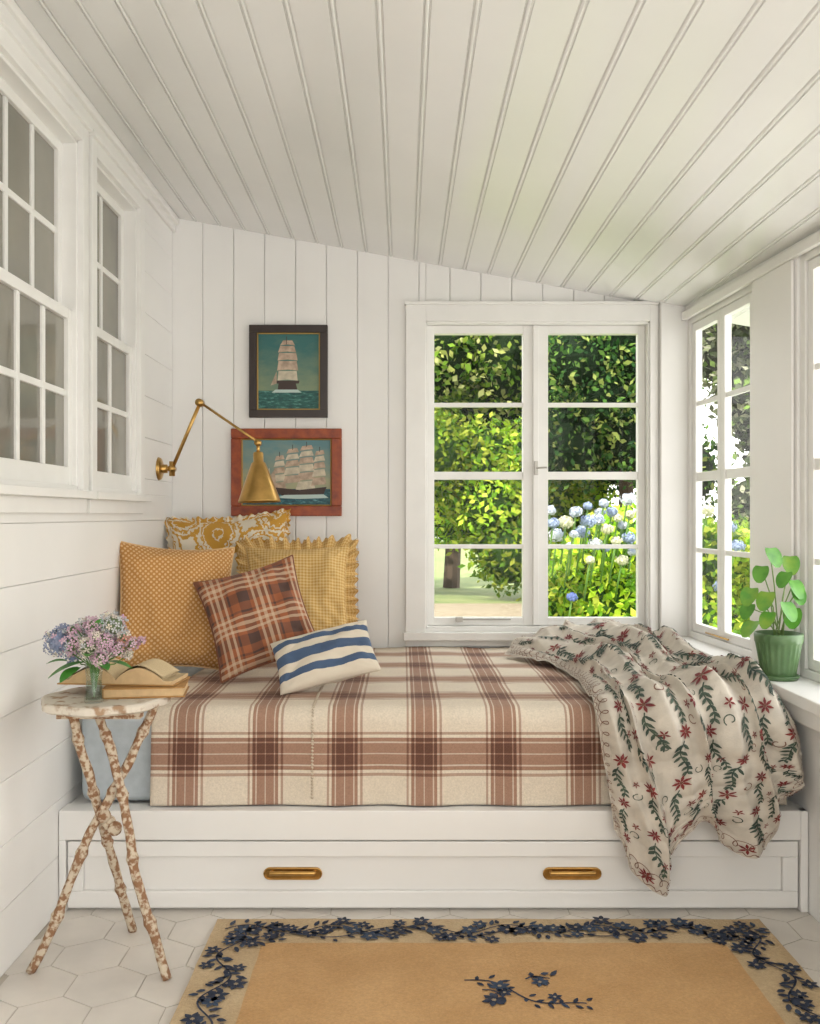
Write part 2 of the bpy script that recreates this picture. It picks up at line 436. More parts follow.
def fan(c,pts,mat,fn):
    vs=[fn(*c)]+[fn(*p) for p in pts]; n=len(pts)
    mb.add(vs,[(0,i+1,(i+1)%n+1) for i in range(n)],mat,True)
def leafpts(cx,cy,ang,l,w):
    ca,sa=math.cos(ang),math.sin(ang); out=[]
    for i in range(8):
        a=2*pi*i/8; x=l/2*math.cos(a)+l/2; y=w/2*math.sin(a)*(1 if i not in(1,7) else .6)
        out.append((cx+x*ca-y*sa,cy+x*sa+y*ca))
    return (cx+l/2*ca,cy+l/2*sa),out
def strip(pts,w,mat,fn):
    vs=[]
    for i,p in enumerate(pts):
        a=pts[max(i-1,0)];b_=pts[min(i+1,len(pts)-1)]
        dx_,dy_=b_[0]-a[0],b_[1]-a[1]; l=math.hypot(dx_,dy_) or 1
        nx,ny=-dy_/l*w/2,dx_/l*w/2
        vs+= [fn(p[0]+nx,p[1]+ny),fn(p[0]-nx,p[1]-ny)]
    mb.add(vs,[(2*i,2*i+1,2*i+3,2*i+2) for i in range(len(pts)-1)],mat,True)
def flower2(cx,cy,r,mat,fn,n=6,cm=None,w=.55):
    for k in range(n):
        a=2*pi*k/n+.3; c,p_=leafpts(cx+.15*r*math.cos(a),cy+.15*r*math.sin(a),a,r,r*w); fan(c,p_,mat,fn)
    if cm is not None:
        fan((cx,cy),[(cx+r*.22*math.cos(a*pi/3),cy+r*.22*math.sin(a*pi/3)) for a in range(6)],cm,lambda x,y:fn(x,y,.0052))
def sprig(x,y,l,ang,fn,gm=1):
    n=int(l/.010); px=-math.sin(ang); py=math.cos(ang)
    pts=[(x+l*t*math.cos(ang)+.012*math.sin(t*6)*px,y+l*t*math.sin(ang)+.012*math.sin(t*6)*py) for t in [i/n for i in range(n+1)]]
    strip(pts,.0042,gm,fn)
    for i in range(1,n,2):
        qx,qy=pts[i]
        for sgn in (-1,1):
            c,p_=leafpts(qx,qy,ang+sgn*.7,.032*(1.1-.5*i/n),.0105); fan(c,p_,gm,fn)
for ci in range(10):
    cx_=.10+.104*ci
    y=.10+(.095 if ci%2 else 0)
    while y<VM-.17:
        sprig(cx_+random.uniform(-.01,.01),y,.135,pi/2+random.uniform(-.5,.5),onS)
        fx,fy=cx_+random.uniform(-.012,.012),y+.160
        flower2(fx,fy,random.uniform(.021,.028),2,onS,random.choice((6,7,8)),3,.38)
        if random.random()<.8: flower2(cx_+.050,y+.07,.014,2,onS,5,3,.4)
        a0=random.uniform(0,6); pts=[(cx_+.050+.020*math.cos(a0+t*.5)*(1-t*.06),y+.115+.020*math.sin(a0+t*.5)*(1-t*.06)) for t in range(12)]
        strip(pts,.0032,random.choice((1,1,3)),onS)
        y+=.188
def scroll(pathf,n,w=.003,r1=.018,r2=.015):
    pts=[]
    for i in range(n*14+1):
        t=i/(n*14); a=t*n*2*pi
        pts.append(pathf(t,r1*math.sin(a),r2*math.cos(a)))
    strip(pts,w,3,onS)
scroll(lambda t,o,q:(.040+o,.06+(VM-.12)*t+q),42); scroll(lambda t,o,q:(UM-.040+o,.06+(VM-.12)*t+q),42)
scroll(lambda t,o,q:(.04+(UM-.08)*t+q,VM-.055+o),26); scroll(lambda t,o,q:(.04+(UM-.08)*t+q,.05+o),26)
scroll(lambda t,o,q:(.012+o*.3,.02+(VM-.04)*t),60,.003); scroll(lambda t,o,q:(.02+(UM-.04)*t,VM-.014+o*.4),36,.003)
tm=M('throw_cotton',(.61,.55,.465),.9,var=.08,vs=20,bmp=.4,bs_=200)
mb.build('embroidered_throw',[tm,M('green_embroidery',(.035,.055,.045),.85,c2=(.08,.11,.075),vs=30),M('red_embroidery',(.23,.035,.03),.85,c2=(.16,.03,.035),vs=20),M('rust_embroidery',(.20,.095,.065),.85)])

# ---------------------------------------------------------------- pillows
def pillow(name,loc,w,h,t,eul,mats,ruffle=0,piping=None,seed=0,pinch=.10):
    m=Matrix.Translation(loc)@Euler(eul,'XYZ').to_matrix().to_4x4()
    mb=MB(); ks=min(w,h)/.45
    def outline(a,b):
        x=w/2*a*(1-pinch*(1-b*b)*abs(a)**3); y=h/2*b*(1-pinch*(1-a*a)*abs(b)**3)
        return x,y
    for s_ in (1,-1):
        def fn(u,v):
            a=math.sin((u-.5)*pi)*.5+(u-.5); b=math.sin((v-.5)*pi)*.5+(v-.5)
            x,y=outline(a,b)
            tt=t/2*(max(0,(1-a*a)*(1-b*b)))**.42
            e=min(1-abs(a),1-abs(b))
            wr=noise.noise(Vector((a*2.2+seed,b*2.2,s_)))*.028*ks*min(1,4*e)+noise.noise(Vector((a*6+seed,b*6,s_*3)))*.010*ks*min(1,4*e)
            cr_=0
            for (ca,cb) in ((1,1),(-1,1),(1,-1),(-1,-1)):
                dd=math.hypot(a-ca,b-cb); an=math.atan2(b-cb,a-ca)
                cr_+=.009*ks*math.sin(an*16)*math.exp(-dd*2.6)*min(1,6*e)
            z=s_*(tt+(wr+cr_)*(1 if tt>0 else 0))
            return (x,y,z)
        def uvf(u,v):
            a=math.sin((u-.5)*pi)*.5+(u-.5); b=math.sin((v-.5)*pi)*.5+(v-.5)
            return ((a+1)/2*w,(b+1)/2*h)
        mb.grid(fn,48,48,0,uvf=uvf,xf=m)
    per=[]
    N=60
    for i in range(N): per.append((-1+2*i/N,-1))
    for i in range(N): per.append((1,-1+2*i/N))
    for i in range(N): per.append((1-2*i/N,1))
    for i in range(N): per.append((-1,1-2*i/N))
    if ruffle:
        n=len(per)*2; vs=[];us=[]
        for i in range(n+1):
            a,b=per[(i//2)%len(per)]
            if i%2:
                a2,b2=per[(i//2+1)%len(per)]; a,b=(a+a2)/2,(b+b2)/2
            x,y=outline(a,b); d=Vector((a if abs(a)==1 else a**3,b if abs(b)==1 else b**3,0)).normalized()
            ph=i*2*pi/13.0+.8*math.sin(i*.11)
            for k in range(6):
                q=k/5; z=math.sin(ph)*ruffle*.55*q+math.sin(i*.31)*.006*q
                rr=ruffle*q*(1+.18*math.sin(ph*2)*q)
                vs.append(m@Vector((x+d.x*rr,y+d.y*rr,z))); us.append((i*.005,q*.05))
        fs=[(i*6+k,i*6+k+1,(i+1)*6+k+1,(i+1)*6+k) for i in range(n) for k in range(5)]
        mb.add(vs,fs,len(mats)-1,True,us)
    elif piping is not None:
        pts=[m@Vector((*outline(*per[i%len(per)]),0)) for i in range(len(per)+1)]
        mb.tube(pts,.004,6,piping,cap=False)
    return mb.build(name,mats)
def fabric(name): 
    m,nt,b=newmat(name); b.inputs['Roughness'].default_value=.9; b.inputs['Sheen Weight'].default_value=.05
    bump(nt,b,nz(nt,320,2),.35,.003); return m,nt,b
def voro(nt,uv,scale,rot,sy=1,rnd=0):
    mp=nd(nt,'ShaderNodeMapping'); L(nt,uv,mp.inputs[0]); mp.inputs['Rotation'].default_value=(0,0,rot); mp.inputs['Scale'].default_value=(1,sy,1)
    v=nd(nt,'ShaderNodeTexVoronoi',voronoi_dimensions='2D'); v.inputs['Scale'].default_value=scale; v.inputs['Randomness'].default_value=rnd
    L(nt,mp.outputs[0],v.inputs['Vector']); return v
mu,nt,b=fabric('mustard_dot'); u,v,uv=uvsep(nt); vo=voro(nt,uv,72,pi/4)
f=ramp(nt,vo.outputs['Distance'],[(.22,1.),(.38,0.)]); L(nt,mixc(nt,f,(.44,.205,.05),(.67,.45,.23)),b.inputs['Base Color'])
me_,nt,b=fabric('yellow_medallion'); u,v,uv=uvsep(nt); vo=voro(nt,uv,5.2,.5,.8,.25)
d0=math_(nt,'ADD',vo.outputs['Distance'],math_(nt,'MULTIPLY',math_(nt,'SUBTRACT',nz(nt,55,2),.5),.24))
f=ramp(nt,d0,[(0,1.),(.09,.0),(.13,1.),(.30,.0),(.34,1.),(.39,0.),(.45,1.),(.52,0.)],True)
L(nt,mixc(nt,f,(.70,.63,.50),(.55,.29,.04)),b.inputs['Base Color'])
gi,nt,b=fabric('yellow_gingham'); u,v,uv=uvsep(nt)
a_=stripes(nt,u,.013,0,[(0,0.),(.5,1.)]); b2=stripes(nt,v,.013,0,[(0,0.),(.5,1.)])
L(nt,mixc(nt,math_(nt,'MULTIPLY',math_(nt,'ADD',a_,b2),.5),(.72,.53,.25),(.53,.30,.07)),b.inputs['Base Color'])
bp,nt,b=fabric('brown_plaid'); u,v,uv=uvsep(nt)
st=[(0,0.),(.38,1.),(.44,0.),(.52,1.),(.60,0.),(.68,1.),(.74,0.)]; st2=[(0,0.),(.04,1.),(.30,0.),(.80,1.),(.85,0.)]
n1=math_(nt,'MULTIPLY',math_(nt,'ADD',stripes(nt,u,.15,.2,st),stripes(nt,v,.15,.5,st)),.58)
n2=math_(nt,'MULTIPLY',math_(nt,'ADD',stripes(nt,u,.15,.2,st2),stripes(nt,v,.15,.5,st2)),.46)
c=mixc(nt,n2,(.31,.10,.04),(.065,.04,.035)); c=mixc(nt,math_(nt,'MINIMUM',n1,.85),c,(.58,.44,.30)); L(nt,c,b.inputs['Base Color'])
bs,nt,b=fabric('blue_stripe_linen'); u,v,uv=uvsep(nt)
f=ramp(nt,math_(nt,'DIVIDE',v,.21),[(0,0.),(.15,1.),(.27,0.),(.41,1.),(.59,0.),(.73,1.),(.85,0.)],True)
L(nt,mixc(nt,f,(.66,.585,.47),(.06,.10,.18)),b.inputs['Base Color'])
R_=math.radians
pillow('medallion_pillow',(-.722,3.83,.905),.50,.50,.15,(R_(78),R_(-4),R_(3)),[me_],ruffle=.022,seed=1)
pillow('ruffled_pillow',(-.42,3.66,.835),.42,.42,.15,(R_(68),R_(-1),R_(4)),[gi],ruffle=.045,seed=2)
pillow('mustard_pillow',(-.815,3.29,.825),.42,.46,.17,(R_(76),R_(4),R_(24)),[mu],piping=0,seed=3)
pillow('plaid_pillow',(-.505,3.20,.800),.36,.38,.14,(R_(62),R_(-15),R_(14)),[bp],piping=0,seed=4)
pillow('striped_lumbar_pillow',(-.255,2.99,.694),.33,.21,.10,(R_(44),R_(-13),R_(8)),[bs],seed=5,pinch=.05)

# ---------------------------------------------------------------- paintings
def P(px,py,off=0): return Vector(((px-VX)/229.8,YB-off,CZ-(py-VY)/229.8))
def painting(name,x0,x1,y0,y1,fw,ship):
    mb=MB(); a=P(x0,y1);c=P(x1,y0); w=fw/229.8
    X0,X1,Z0,Z1=a.x,c.x,a.z,c.z
    for (p0,p1,q0,q1) in ((X0,X1,Z0,Z0+w),(X0,X1,Z1-w,Z1),(X0,X0+w,Z0+w,Z1-w),(X1-w,X1,Z0+w,Z1-w)):
        mb.box(p0,p1,YB-.028,YB-.001,q0,q1,0)
    e=.006
    for (p0,p1,q0,q1) in ((X0+w,X1-w,Z0+w,Z0+w+e),(X0+w,X1-w,Z1-w-e,Z1-w),(X0+w,X0+w+e,Z0+w,Z1-w),(X1-w-e,X1-w,Z0+w,Z1-w)):
        mb.box(p0,p1,YB-.020,YB-.001,q0,q1,2)
    mb.box(X0+w,X1-w,YB-.012,YB-.001,Z0+w,Z1-w,1)
    for k,(mt,pts) in enumerate(ship): mb.poly([P(x,y,.0125+.0001*k) for x,y in pts],mt)
    return mb
def canvas(name,z_h,skyt,skyb,seat,seab):
    m,nt,b=newmat(name); s=nd(nt,'ShaderNodeSeparateXYZ'); tc=nd(nt,'ShaderNodeTexCoord'); L(nt,tc.outputs['Object'],s.inputs[0])
    z=s.outputs[2]
    mp=nd(nt,'ShaderNodeMapping'); L(nt,tc.outputs['Object'],mp.inputs[0]); mp.inputs['Scale'].default_value=(1,1,2.2)
    n=nz(nt,12,5,vec=mp.outputs[0],rough=.6)
    zz=math_(nt,'ADD',math_(nt,'DIVIDE',math_(nt,'SUBTRACT',z,z_h),.28),math_(nt,'MULTIPLY',math_(nt,'SUBTRACT',n,.5),.9))
    skyc=ramp(nt,zz,[(0,skyb),(.3,tuple(.5*(a+b_) for a,b_ in zip(skyt,skyb))),(.75,skyt)])
    mp2=nd(nt,'ShaderNodeMapping'); L(nt,tc.outputs['Object'],mp2.inputs[0]); mp2.inputs['Scale'].default_value=(1,1,3)
    n2=nz(nt,38,4,vec=mp2.outputs[0],rough=.7)
    sea=ramp(nt,n2,[(.38,seab),(.55,seat),(.72,tuple(min(1,x*2.2+.12) for x in seat))])
    f=math_(nt,'GREATER_THAN',z,z_h)
    L(nt,mixc(nt,f,sea,skyc),b.inputs['Base Color']); b.inputs['Roughness'].default_value=.55
    return m
sail=M('sail_paint',(.56,.42,.31),.6,var=.2,vs=40); hull=M('hull_paint',(.05,.03,.025),.6); sail2=M('sail_paint_light',(.64,.57,.43),.6,var=.15,vs=40); wake=M('wake_paint',(.48,.6,.56),.6)
gold=M('gilt_slip',(.45,.29,.09),.4,.6)
sh=[]
def sq(cx,y0,y1,w0,w1,mt,lean=0): sh.append((mt,[(cx-w1/2+lean,y1),(cx,y1-1),(cx+w1/2+lean,y1),(cx+w0/2+lean*.5,(y0)),(cx-w0/2+lean*.5,y0)]))
sh.append((4,[(278,391),(298,391),(296,383),(279,383)])); sh.append((4,[(276,384),(299,384),(300,381),(276,381)]))
sq(288,341,346,9,15,3); sq(287.5,346.5,353,14,18,3); sq(288,353.5,361,17,20,3); sq(288,361.5,371,18,21,3); sq(288,371.5,381,18,20,5)
sh.append((3,[(277,372),(277,384),(271,386)])); sh.append((4,[(286.6,337),(287.2,337),(287.2,345),(286.6,345)]))
sh.append((6,[(272,393),(302,393),(298,390),(276,390)]))
mb=painting('p',250,328,326,418,7.5,sh)
mb.build('sailing_ship_painting',[M('dark_frame',(.026,.014,.010),.35,bmp=.2),canvas('ship_canvas_a',P(0,391).z,(.030,.135,.13),(.20,.26,.16),(.02,.12,.10),(.008,.055,.055)),gold,sail,hull,sail2,wake],bevel=.002)
sh=[]
for cx,w,t in ((280,12,456),(293,15,449),(307,16,446),(320,12,451)):
    y=t; k=0
    while y<483:
        h=5+k*.8; sh.append((5 if k%2 else 3,[(cx-w*.42-k*.9,y+h),(cx,y+h-1.2),(cx+w*.42+k*.4,y+h-1.6),(cx+w*.30+k*.4,y-0.8),(cx-w*.28-k*.8,y+.5)])); y+=h+.5;k+=1
    sh.append((4,[(cx-.3,t-4),(cx+.3,t-4),(cx+.3,t+1),(cx-.3,t+1)]))
sh.append((3,[(275,470),(277,488),(262,487)])); sh.append((5,[(270,468),(272,486),(257,483)]))
sh.append((4,[(270,487),(300,490),(327,487),(324,494),(283,496)])); sh.append((4,[(273,489),(252,481),(252.5,480.2),(275,487)]))
sh.append((6,[(276,498),(285,495),(324,494.5),(329,498),(300,499)]))
mb=painting('p',232,342,429,516,10,sh)
mb.build('clipper_ship_painting',[M('orange_wood_frame',(.36,.070,.010),.42,c2=(.18,.025,.006),vs=25,lo=.3,hi=.7),canvas('ship_canvas_b',P(0,489).z,(.11,.23,.25),(.36,.36,.22),(.025,.12,.14),(.010,.05,.07)),gold,sail,hull,sail2,wake],bevel=.003)

# ---------------------------------------------------------------- swing arm lamp
mb=MB()
mount=Vector((XL,3.77,1.345)); RotY=Matrix.Rotation(pi/2,4,'Y')
mb.lathe([(.0001,.014),(.03,.014),(.044,.009),(.048,0),(.048,-.0005)],28,0,xf=Matrix.Translation(mount)@RotY)
mb.lathe([(.018,.012),(.018,.035),(.0001,.036)],20,0,xf=Matrix.Translation(mount)@RotY)
j0=mount+Vector((.055,0,0)); mb.tube([mount+Vector((.01,0,0)),j0],.009,12,0)
mb.tube([j0+Vector((0,0,-.03)),j0+Vector((0,0,.03))],.012,14,0)
el=W(200,403,3.70); en=W(258,443,3.58)
mb.tube([j0,el],.0075,10,0); 
mb.tube([el+Vector((0,-.022,0)),el+Vector((0,.022,0))],.016,14,0); mb.tube([j0+Vector((0,-.02,0)),j0+Vector((0,.02,0))],.014,14,0)
for o in (-.010,.010): mb.tube([el+Vector((0,o,.003)),en+Vector((0,o,.003))],.005,8,0)
mb.tube([en+Vector((0,-.018,0)),en+Vector((0,.018,0))],.013,14,0)
ax=Vector((.03,-.03,-1)).normalized(); q=Vector((0,0,-1)).rotation_difference(ax).to_matrix().to_4x4()
T=Matrix.Translation(en)@q
mb.tube([T@Vector((0,0,0)),T@Vector((0,0,-.04))],.007,10,0)
mb.lathe([(.0001,-.033),(.017,-.036),(.02,-.043),(.02,-.073),(.028,-.08),(.054,-.150),(.082,-.226),(.083,-.231),(.080,-.229),(.052,-.150),(.026,-.084)],36,0,xf=T)
mb.sphere((0,0,-.13),.025,1,14,(1,1,1.2),xf=T)
mb.build('swing_arm_wall_lamp',[brass,M('bulb_glass',(.85,.82,.75),.3)])

# ---------------------------------------------------------------- twig table
peel=M('peeling_paint_wood',(.56,.47,.35),.8,c2=(.25,.125,.06),vs=75,lo=.44,hi=.56,bmp=.7,bs_=90,detail=10)
peeltop=M('peeling_paint_top',(.62,.56,.47),.75,c2=(.34,.22,.13),vs=30,lo=.52,hi=.64,bmp=.4,bs_=50,detail=8)
mb=MB(); tc=(-.768,2.375); TZ=.688
def scal(th): return 1+.03*math.cos(8*th)
pr=[(.0001,TZ-.024),(.160*.94,TZ-.024),(.160,TZ-.018),(.160,TZ-.005),(.160*.97,TZ),(.0001,TZ)]
mb.lathe(pr,64,1,xf=Matrix.Translation((tc[0],tc[1],0)),rf=lambda th,z:scal(th),smooth=False)
mb.box(-.87,-.66,2.30,2.335,TZ-.045,TZ-.024,0); mb.box(-.87,-.66,2.42,2.455,TZ-.045,TZ-.024,0)
legs=[((-.655,2.43,TZ-.02),(-.945,2.315,.0)),((-.835,2.30,TZ-.02),(-.752,2.55,.0)),((-.800,2.40,TZ-.02),(-.592,2.275,.0))]
for li,(a,b_) in enumerate(legs):
    a=Vector(a);b_=Vector(b_);pts=[];rr=[]
    side=Vector((math.cos(li*2),math.sin(li*2),0))
    for i in range(41):
        t=i/40; pts.append(a.lerp(b_,t)+side*.008*math.sin(t*9+li)+Vector((noise.noise(Vector((t*9,li,0)))*.005,0,0)))
        rr.append(.0118+.0022*noise.noise(Vector((t*14,li*3,2)))+(.0045 if i%9==5 else 0))
    mb.tube(pts,rr,10,0)
for p_ in ((-.765,2.385,.355),(-.745,2.37,.345),(-.775,2.375,.375)): mb.sphere(p_,.019,0,10)
mb.build('tripod_side_table',[peel,peeltop])

# books
cover=M('mustard_book_cover',(.42,.22,.065),.7,var=.1,vs=30); pages=M('book_pages',(.58,.40,.21),.85,var=.06,vs=60)
m,nt,b=newmat('printed_page'); s=nd(nt,'ShaderNodeSeparateXYZ'); t_=nd(nt,'ShaderNodeTexCoord'); L(nt,t_.outputs['UV'],s.inputs[0])
lf=math_(nt,'GREATER_THAN',math_(nt,'FRACT',math_(nt,'MULTIPLY',s.outputs[1],24)),.6)
L(nt,mixc(nt,math_(nt,'MULTIPLY',lf,.35),(.62,.48,.28),(.25,.18,.12)),b.inputs['Base Color']); b.inputs['Roughness'].default_value=.85; printed=m
Bm=Matrix.Translation((-.672,2.40,TZ))@Matrix.Rotation(R_(8),4,'Z')
mb=MB()
mb.box(-.10,.105,-.07,.07,.001,.004,0,xf=Bm); mb.box(-.10,.105,-.07,.07,.024,.027,0,xf=Bm); mb.box(-.10,-.096,-.07,.07,.004,.024,0,xf=Bm)
mb.box(-.096,.101,-.066,.066,.004,.024,1,xf=Bm)
mb.build('closed_book',[cover,pages],bevel=.001)
mb=MB(); Bm2=Matrix.Translation((-.735,2.425,TZ+.0285))@Matrix.Rotation(R_(-5),4,'Z')
bh=lambda u:.012+.036*math.sin(min(1,u*1.2)*pi)**.8*(1-.25*u)
for s_ in (-1,1):
    def pf(u,v,s_=s_): return (s_*u*.15,(v-.5)*.125,bh(u))
    mb.grid(pf,24,4,2,xf=Bm2)
    mb.grid(lambda u,v,s_=s_:(s_*u*.15,-.0625,.003+(bh(u)-.003)*v),24,4,1,xf=Bm2)
    mb.grid(lambda u,v,s_=s_:(s_*u*.15,.0625,.003+(bh(u)-.003)*v),24,4,1,xf=Bm2)
    mb.grid(lambda u,v,s_=s_:(s_*.15,(u-.5)*.125,.003+.009*v),4,2,1,xf=Bm2)
    mb.grid(lambda u,v,s_=s_:(s_*u*.135,(v-.5)*.12,bh(u*.9)+.012*u+.006*math.sin(u*6)*u),16,4,2,xf=Bm2)
    mb.box(min(0,s_*.155),max(0,s_*.155),-.066,.066,0,.003,0,xf=Bm2)
mb.build('open_book',[cover,pages,printed])

# vase + flowers
mb=MB(); V0=Vector((-.770,2.285,TZ+.001)); VT=Matrix.Translation(V0)
mb.lathe([(.0001,0),(.022,0),(.024,.004),(.021,.03),(.019,.06),(.023,.095),(.0225,.095),(.018,.06),(.019,.03),(.021,.008),(.0001,.007)],28,0,xf=VT)
mb.lathe([(.0001,.009),(.0195,.009),(.0185,.03),(.0175,.052),(.0001,.052)],24,1,xf=VT)
heads=[((-.088,.0,.150),.034,3),((-.055,-.005,.142),.024,4),((-.03,.03,.180),.024,5),((-.01,-.012,.135),.026,6),((.030,-.01,.150),.026,4),((.045,.01,.190),.033,5),
 ((-.002,.0,.188),.022,4),((.060,-.01,.135),.020,4),((.095,.0,.145),.014,4),((.115,.01,.152),.008,4),((-.06,.02,.115),.020,3),((.075,.0,.162),.016,7),((.025,-.03,.112),.020,4),((-.05,.0,.178),.016,4),((.01,-.02,.165),.016,6),((-.075,.0,.185),.010,3),((.085,.0,.118),.010,6)]
for (o,r,mt) in heads:
    c=V0+Vector(o)
    mb.tube([V0+Vector((0,0,.012)),V0+Vector((o[0]*.12,o[1]*.1,.09)),V0+Vector((o[0]*.6,o[1]*.6,o[2]*.8)),c],.0016,6,2)
    n=int(r*r*60000)+8
    for i in range(n):
        zf=1-2*(i+.5)/n; th=i*2.39996; d=Vector((math.sqrt(1-zf*zf)*math.cos(th),math.sqrt(1-zf*zf)*math.sin(th),zf))
        q=Vector((0,0,1)).rotation_difference(d).to_matrix().to_4x4()@Matrix.Rotation(random.uniform(-.5,.5),4,'X')
        T=Matrix.Translation(c+d*r*random.uniform(.80,1.15))@q@Matrix.Rotation(random.random()*6,4,'Z')
        s=.0062; mm=mt if random.random()<.8 else random.choice((4,5,6))
        for k in range(4):
            a=k*pi/2; ca,sa=math.cos(a),math.sin(a)
            vv=[(0,0,0),(s*.9*ca-s*.5*sa,s*.9*sa+s*.5*ca,.001),(s*1.35*ca,s*1.35*sa,.0022),(s*.9*ca+s*.5*sa,s*.9*sa-s*.5*ca,.001)]
            mb.add(vv,[(0,1,2,3)],mm,False,xf=T)
    mb.sphere(c,r*.72,9 if mt!=3 else 3,10)
def leaf3(mb,base,dirv,l,w,mat,droop=.3,heart=False):
    d=Vector(dirv).normalized(); side=d.cross(Vector((0,0,1))).normalized(); nrm=side.cross(d)
    rows_=[]; N=8
    for i in range(N+1):
        t=i/N; ww=w/2*math.sin(pi*min(1,t*.92+.06))**(.7) if not heart else w/2*(math.sqrt(max(0,1-(2*t*.97-.85)**2/1.32)))*(1-.15*t)
        c=base+d*l*t-Vector((0,0,1))*droop*l*t*t
        rows_.append([c-side*ww+nrm*ww*.2,c,c+side*ww+nrm*ww*.2])
    vs=[p for r_ in rows_ for p in r_]
    mb.add(vs,[(3*i+k,3*i+k+1,3*i+k+4,3*i+k+3) for i in range(N) for k in (0,1)],mat,True)
for (o,dv,l,w) in (((-.02,-.01,.10),(-1,-.5,-.1),.085,.050),((-.03,-.02,.09),(-.5,-1,-.2),.06,.04),((.02,-.02,.10),(.8,-.9,.1),.05,.03),((.03,0,.1),(1,-.2,.1),.07,.03),((-.05,0,.13),(-1,.1,.5),.06,.03),((0,-.02,.12),(.1,-1,.4),.05,.03),((-.06,-.02,.105),(-1,-.3,.2),.05,.035),((.01,0,.17),(.2,-.3,1),.06,.025),((-.03,0,.16),(-.5,-.3,1),.055,.025)):
    leaf3(mb,V0+Vector(o),dv,l,w,8)
mb.build('flower_vase',[glassmat('vase_glass',(.93,.96,.95),.04,.6),glassmat('vase_water',(.84,.90,.84),.03,.4),M('stem_green',(.10,.22,.04),.6),M('blue_petals',(.14,.19,.30),.7,c2=(.26,.28,.38),vs=60),M('pink_petals',(.46,.26,.36),.7,c2=(.60,.44,.50),vs=60),M('pale_petals',(.52,.51,.50),.7,c2=(.34,.38,.40),vs=60),M('cream_petals',(.66,.62,.47),.7,c2=(.56,.46,.44),vs=50),M('orange_petals',(.46,.22,.17),.7),M('leaf_green',(.04,.19,.025),.45,c2=(.08,.28,.04),vs=30),M('flower_core_green',(.13,.18,.08),.8)])

# ---------------------------------------------------------------- potted plant
mb=MB(); PX,PY,PZ=1.200,2.93,.633; PT=Matrix.Translation((PX,PY,PZ))
mb.lathe([(.0001,0),(.058,0),(.064,.012),(.061,.014),(.05,.006),(.0001,.006)],36,0,xf=PT)
rib=lambda th,z:1+(.022*math.cos(22*th) if .015<z<.115 else 0)
mb.lathe([(.0001,.007),(.05,.007),(.052,.012),(.058,.05),(.065,.09),(.069,.114),(.073,.118),(.075,.142),(.073,.146),(.068,.146),(.066,.13),(.0001,.13)],132,0,xf=PT,rf=rib)
mb.lathe([(.0001,.131),(.066,.131)],24,1,xf=PT)
base=Vector((PX,PY,PZ+.13))
specs=[((752,592),-.02),((762,570),.02),((770,552),-.01),((768,596),-.05),((785,606),-.06),((793,584),-.02),((797,560),.02),((800,592),-.03),((787,576),-.05),((754,625),-.05),((793,612),.0),((750,608),.03),((770,616),-.07)]
for i,((px,py),dd) in enumerate(specs):
    t=W(px,py,PY+dd)
    if t.x>1.245: t.x=1.245
    mid_=base.lerp(t,.5)+Vector((0,0,.03))
    mb.tube([base+Vector((random.uniform(-.015,.015),random.uniform(-.015,.015),0)),mid_,t],.002,6,3)
    outd=Vector((min(t.x-PX,.02),-.9+random.uniform(-.2,.2),random.uniform(-.5,.1)))
    outd.normalize(); l=random.uniform(.052,.070)
    leaf3(mb,t+Vector((0,0,.012)),(outd.x*1.8+random.uniform(-.6,.25),outd.y*.5,-.7),l,l*.95,2 if i%3 else 4,.15,heart=True)
mb.build('potted_plant',[M('green_glazed_pot',(.085,.165,.065),.35,c2=(.12,.21,.09),vs=20),M('soil',(.03,.02,.015),.95),M('bright_leaf',(.06,.23,.022),.3,c2=(.13,.36,.045),vs=25),M('pale_stem',(.20,.32,.09),.5),M('lime_leaf',(.22,.38,.045),.3,c2=(.10,.30,.04),vs=25)])

# ---------------------------------------------------------------- rug
mb=MB(); RX0,RX1,RY0,RY1=-.525,1.008,1.30,2.595; RZ=.012
def edgew(t,s): return .005*noise.noise(Vector((t*9,s,0)))
mb.grid(lambda u,v:(RX0+(RX1-RX0)*u+edgew(v,1)*(1-2*u),RY0+(RY1-RY0)*v+edgew(u,2),RZ+.0012*noise.noise(Vector((u*8,v*7,0)))),80,70,0)
mb.box(RX0+.003,RX1-.003,RY0+.003,RY1-.003,.0008,RZ-.002,0)
bw=.150
mb.grid(lambda u,v:(RX0+bw+(RX1-RX0-2*bw)*u+edgew(v,5),RY0+bw+(RY1-RY0-2*bw)*v+edgew(u,6),RZ+.0022+.0012*noise.noise(Vector((u*8,v*7,0)))),60,60,1)
fl=lambda x,y,off=.0042:Vector((x,y,RZ+off+.0002))
def vine(pts,dens=.03,big=.10,sc_=1):
    strip(pts,.005,2,fl)
    acc=0;accb=0;sd=1
    for i in range(1,len(pts)):
        a,b_=pts[i-1],pts[i]; d=math.hypot(b_[0]-a[0],b_[1]-a[1]); acc+=d; accb+=d; an=math.atan2(b_[1]-a[1],b_[0]-a[0])
        if acc>dens:
            acc=0; sd=-sd
            for s2 in (sd,-sd):
                if random.random()<.85:
                    off=random.choice((0,.012)); c,p_=leafpts(b_[0]-s2*math.sin(an)*off,b_[1]+s2*math.cos(an)*off,an+s2*random.uniform(.5,1.4),random.uniform(.020,.036)*sc_,.014*sc_); fan(c,p_,random.choice((2,2,2,3)),fl)
        if accb>big:
            accb=0; sd=-sd; r=random.uniform(.018,.026)*sc_; o=sd*random.uniform(.018,.034)
            flower2(b_[0]-math.sin(an)*o,b_[1]+math.cos(an)*o,r,random.choice((2,2,3)),lambda x,y,off=.0042:fl(x,y,.0048),6,4,.62)
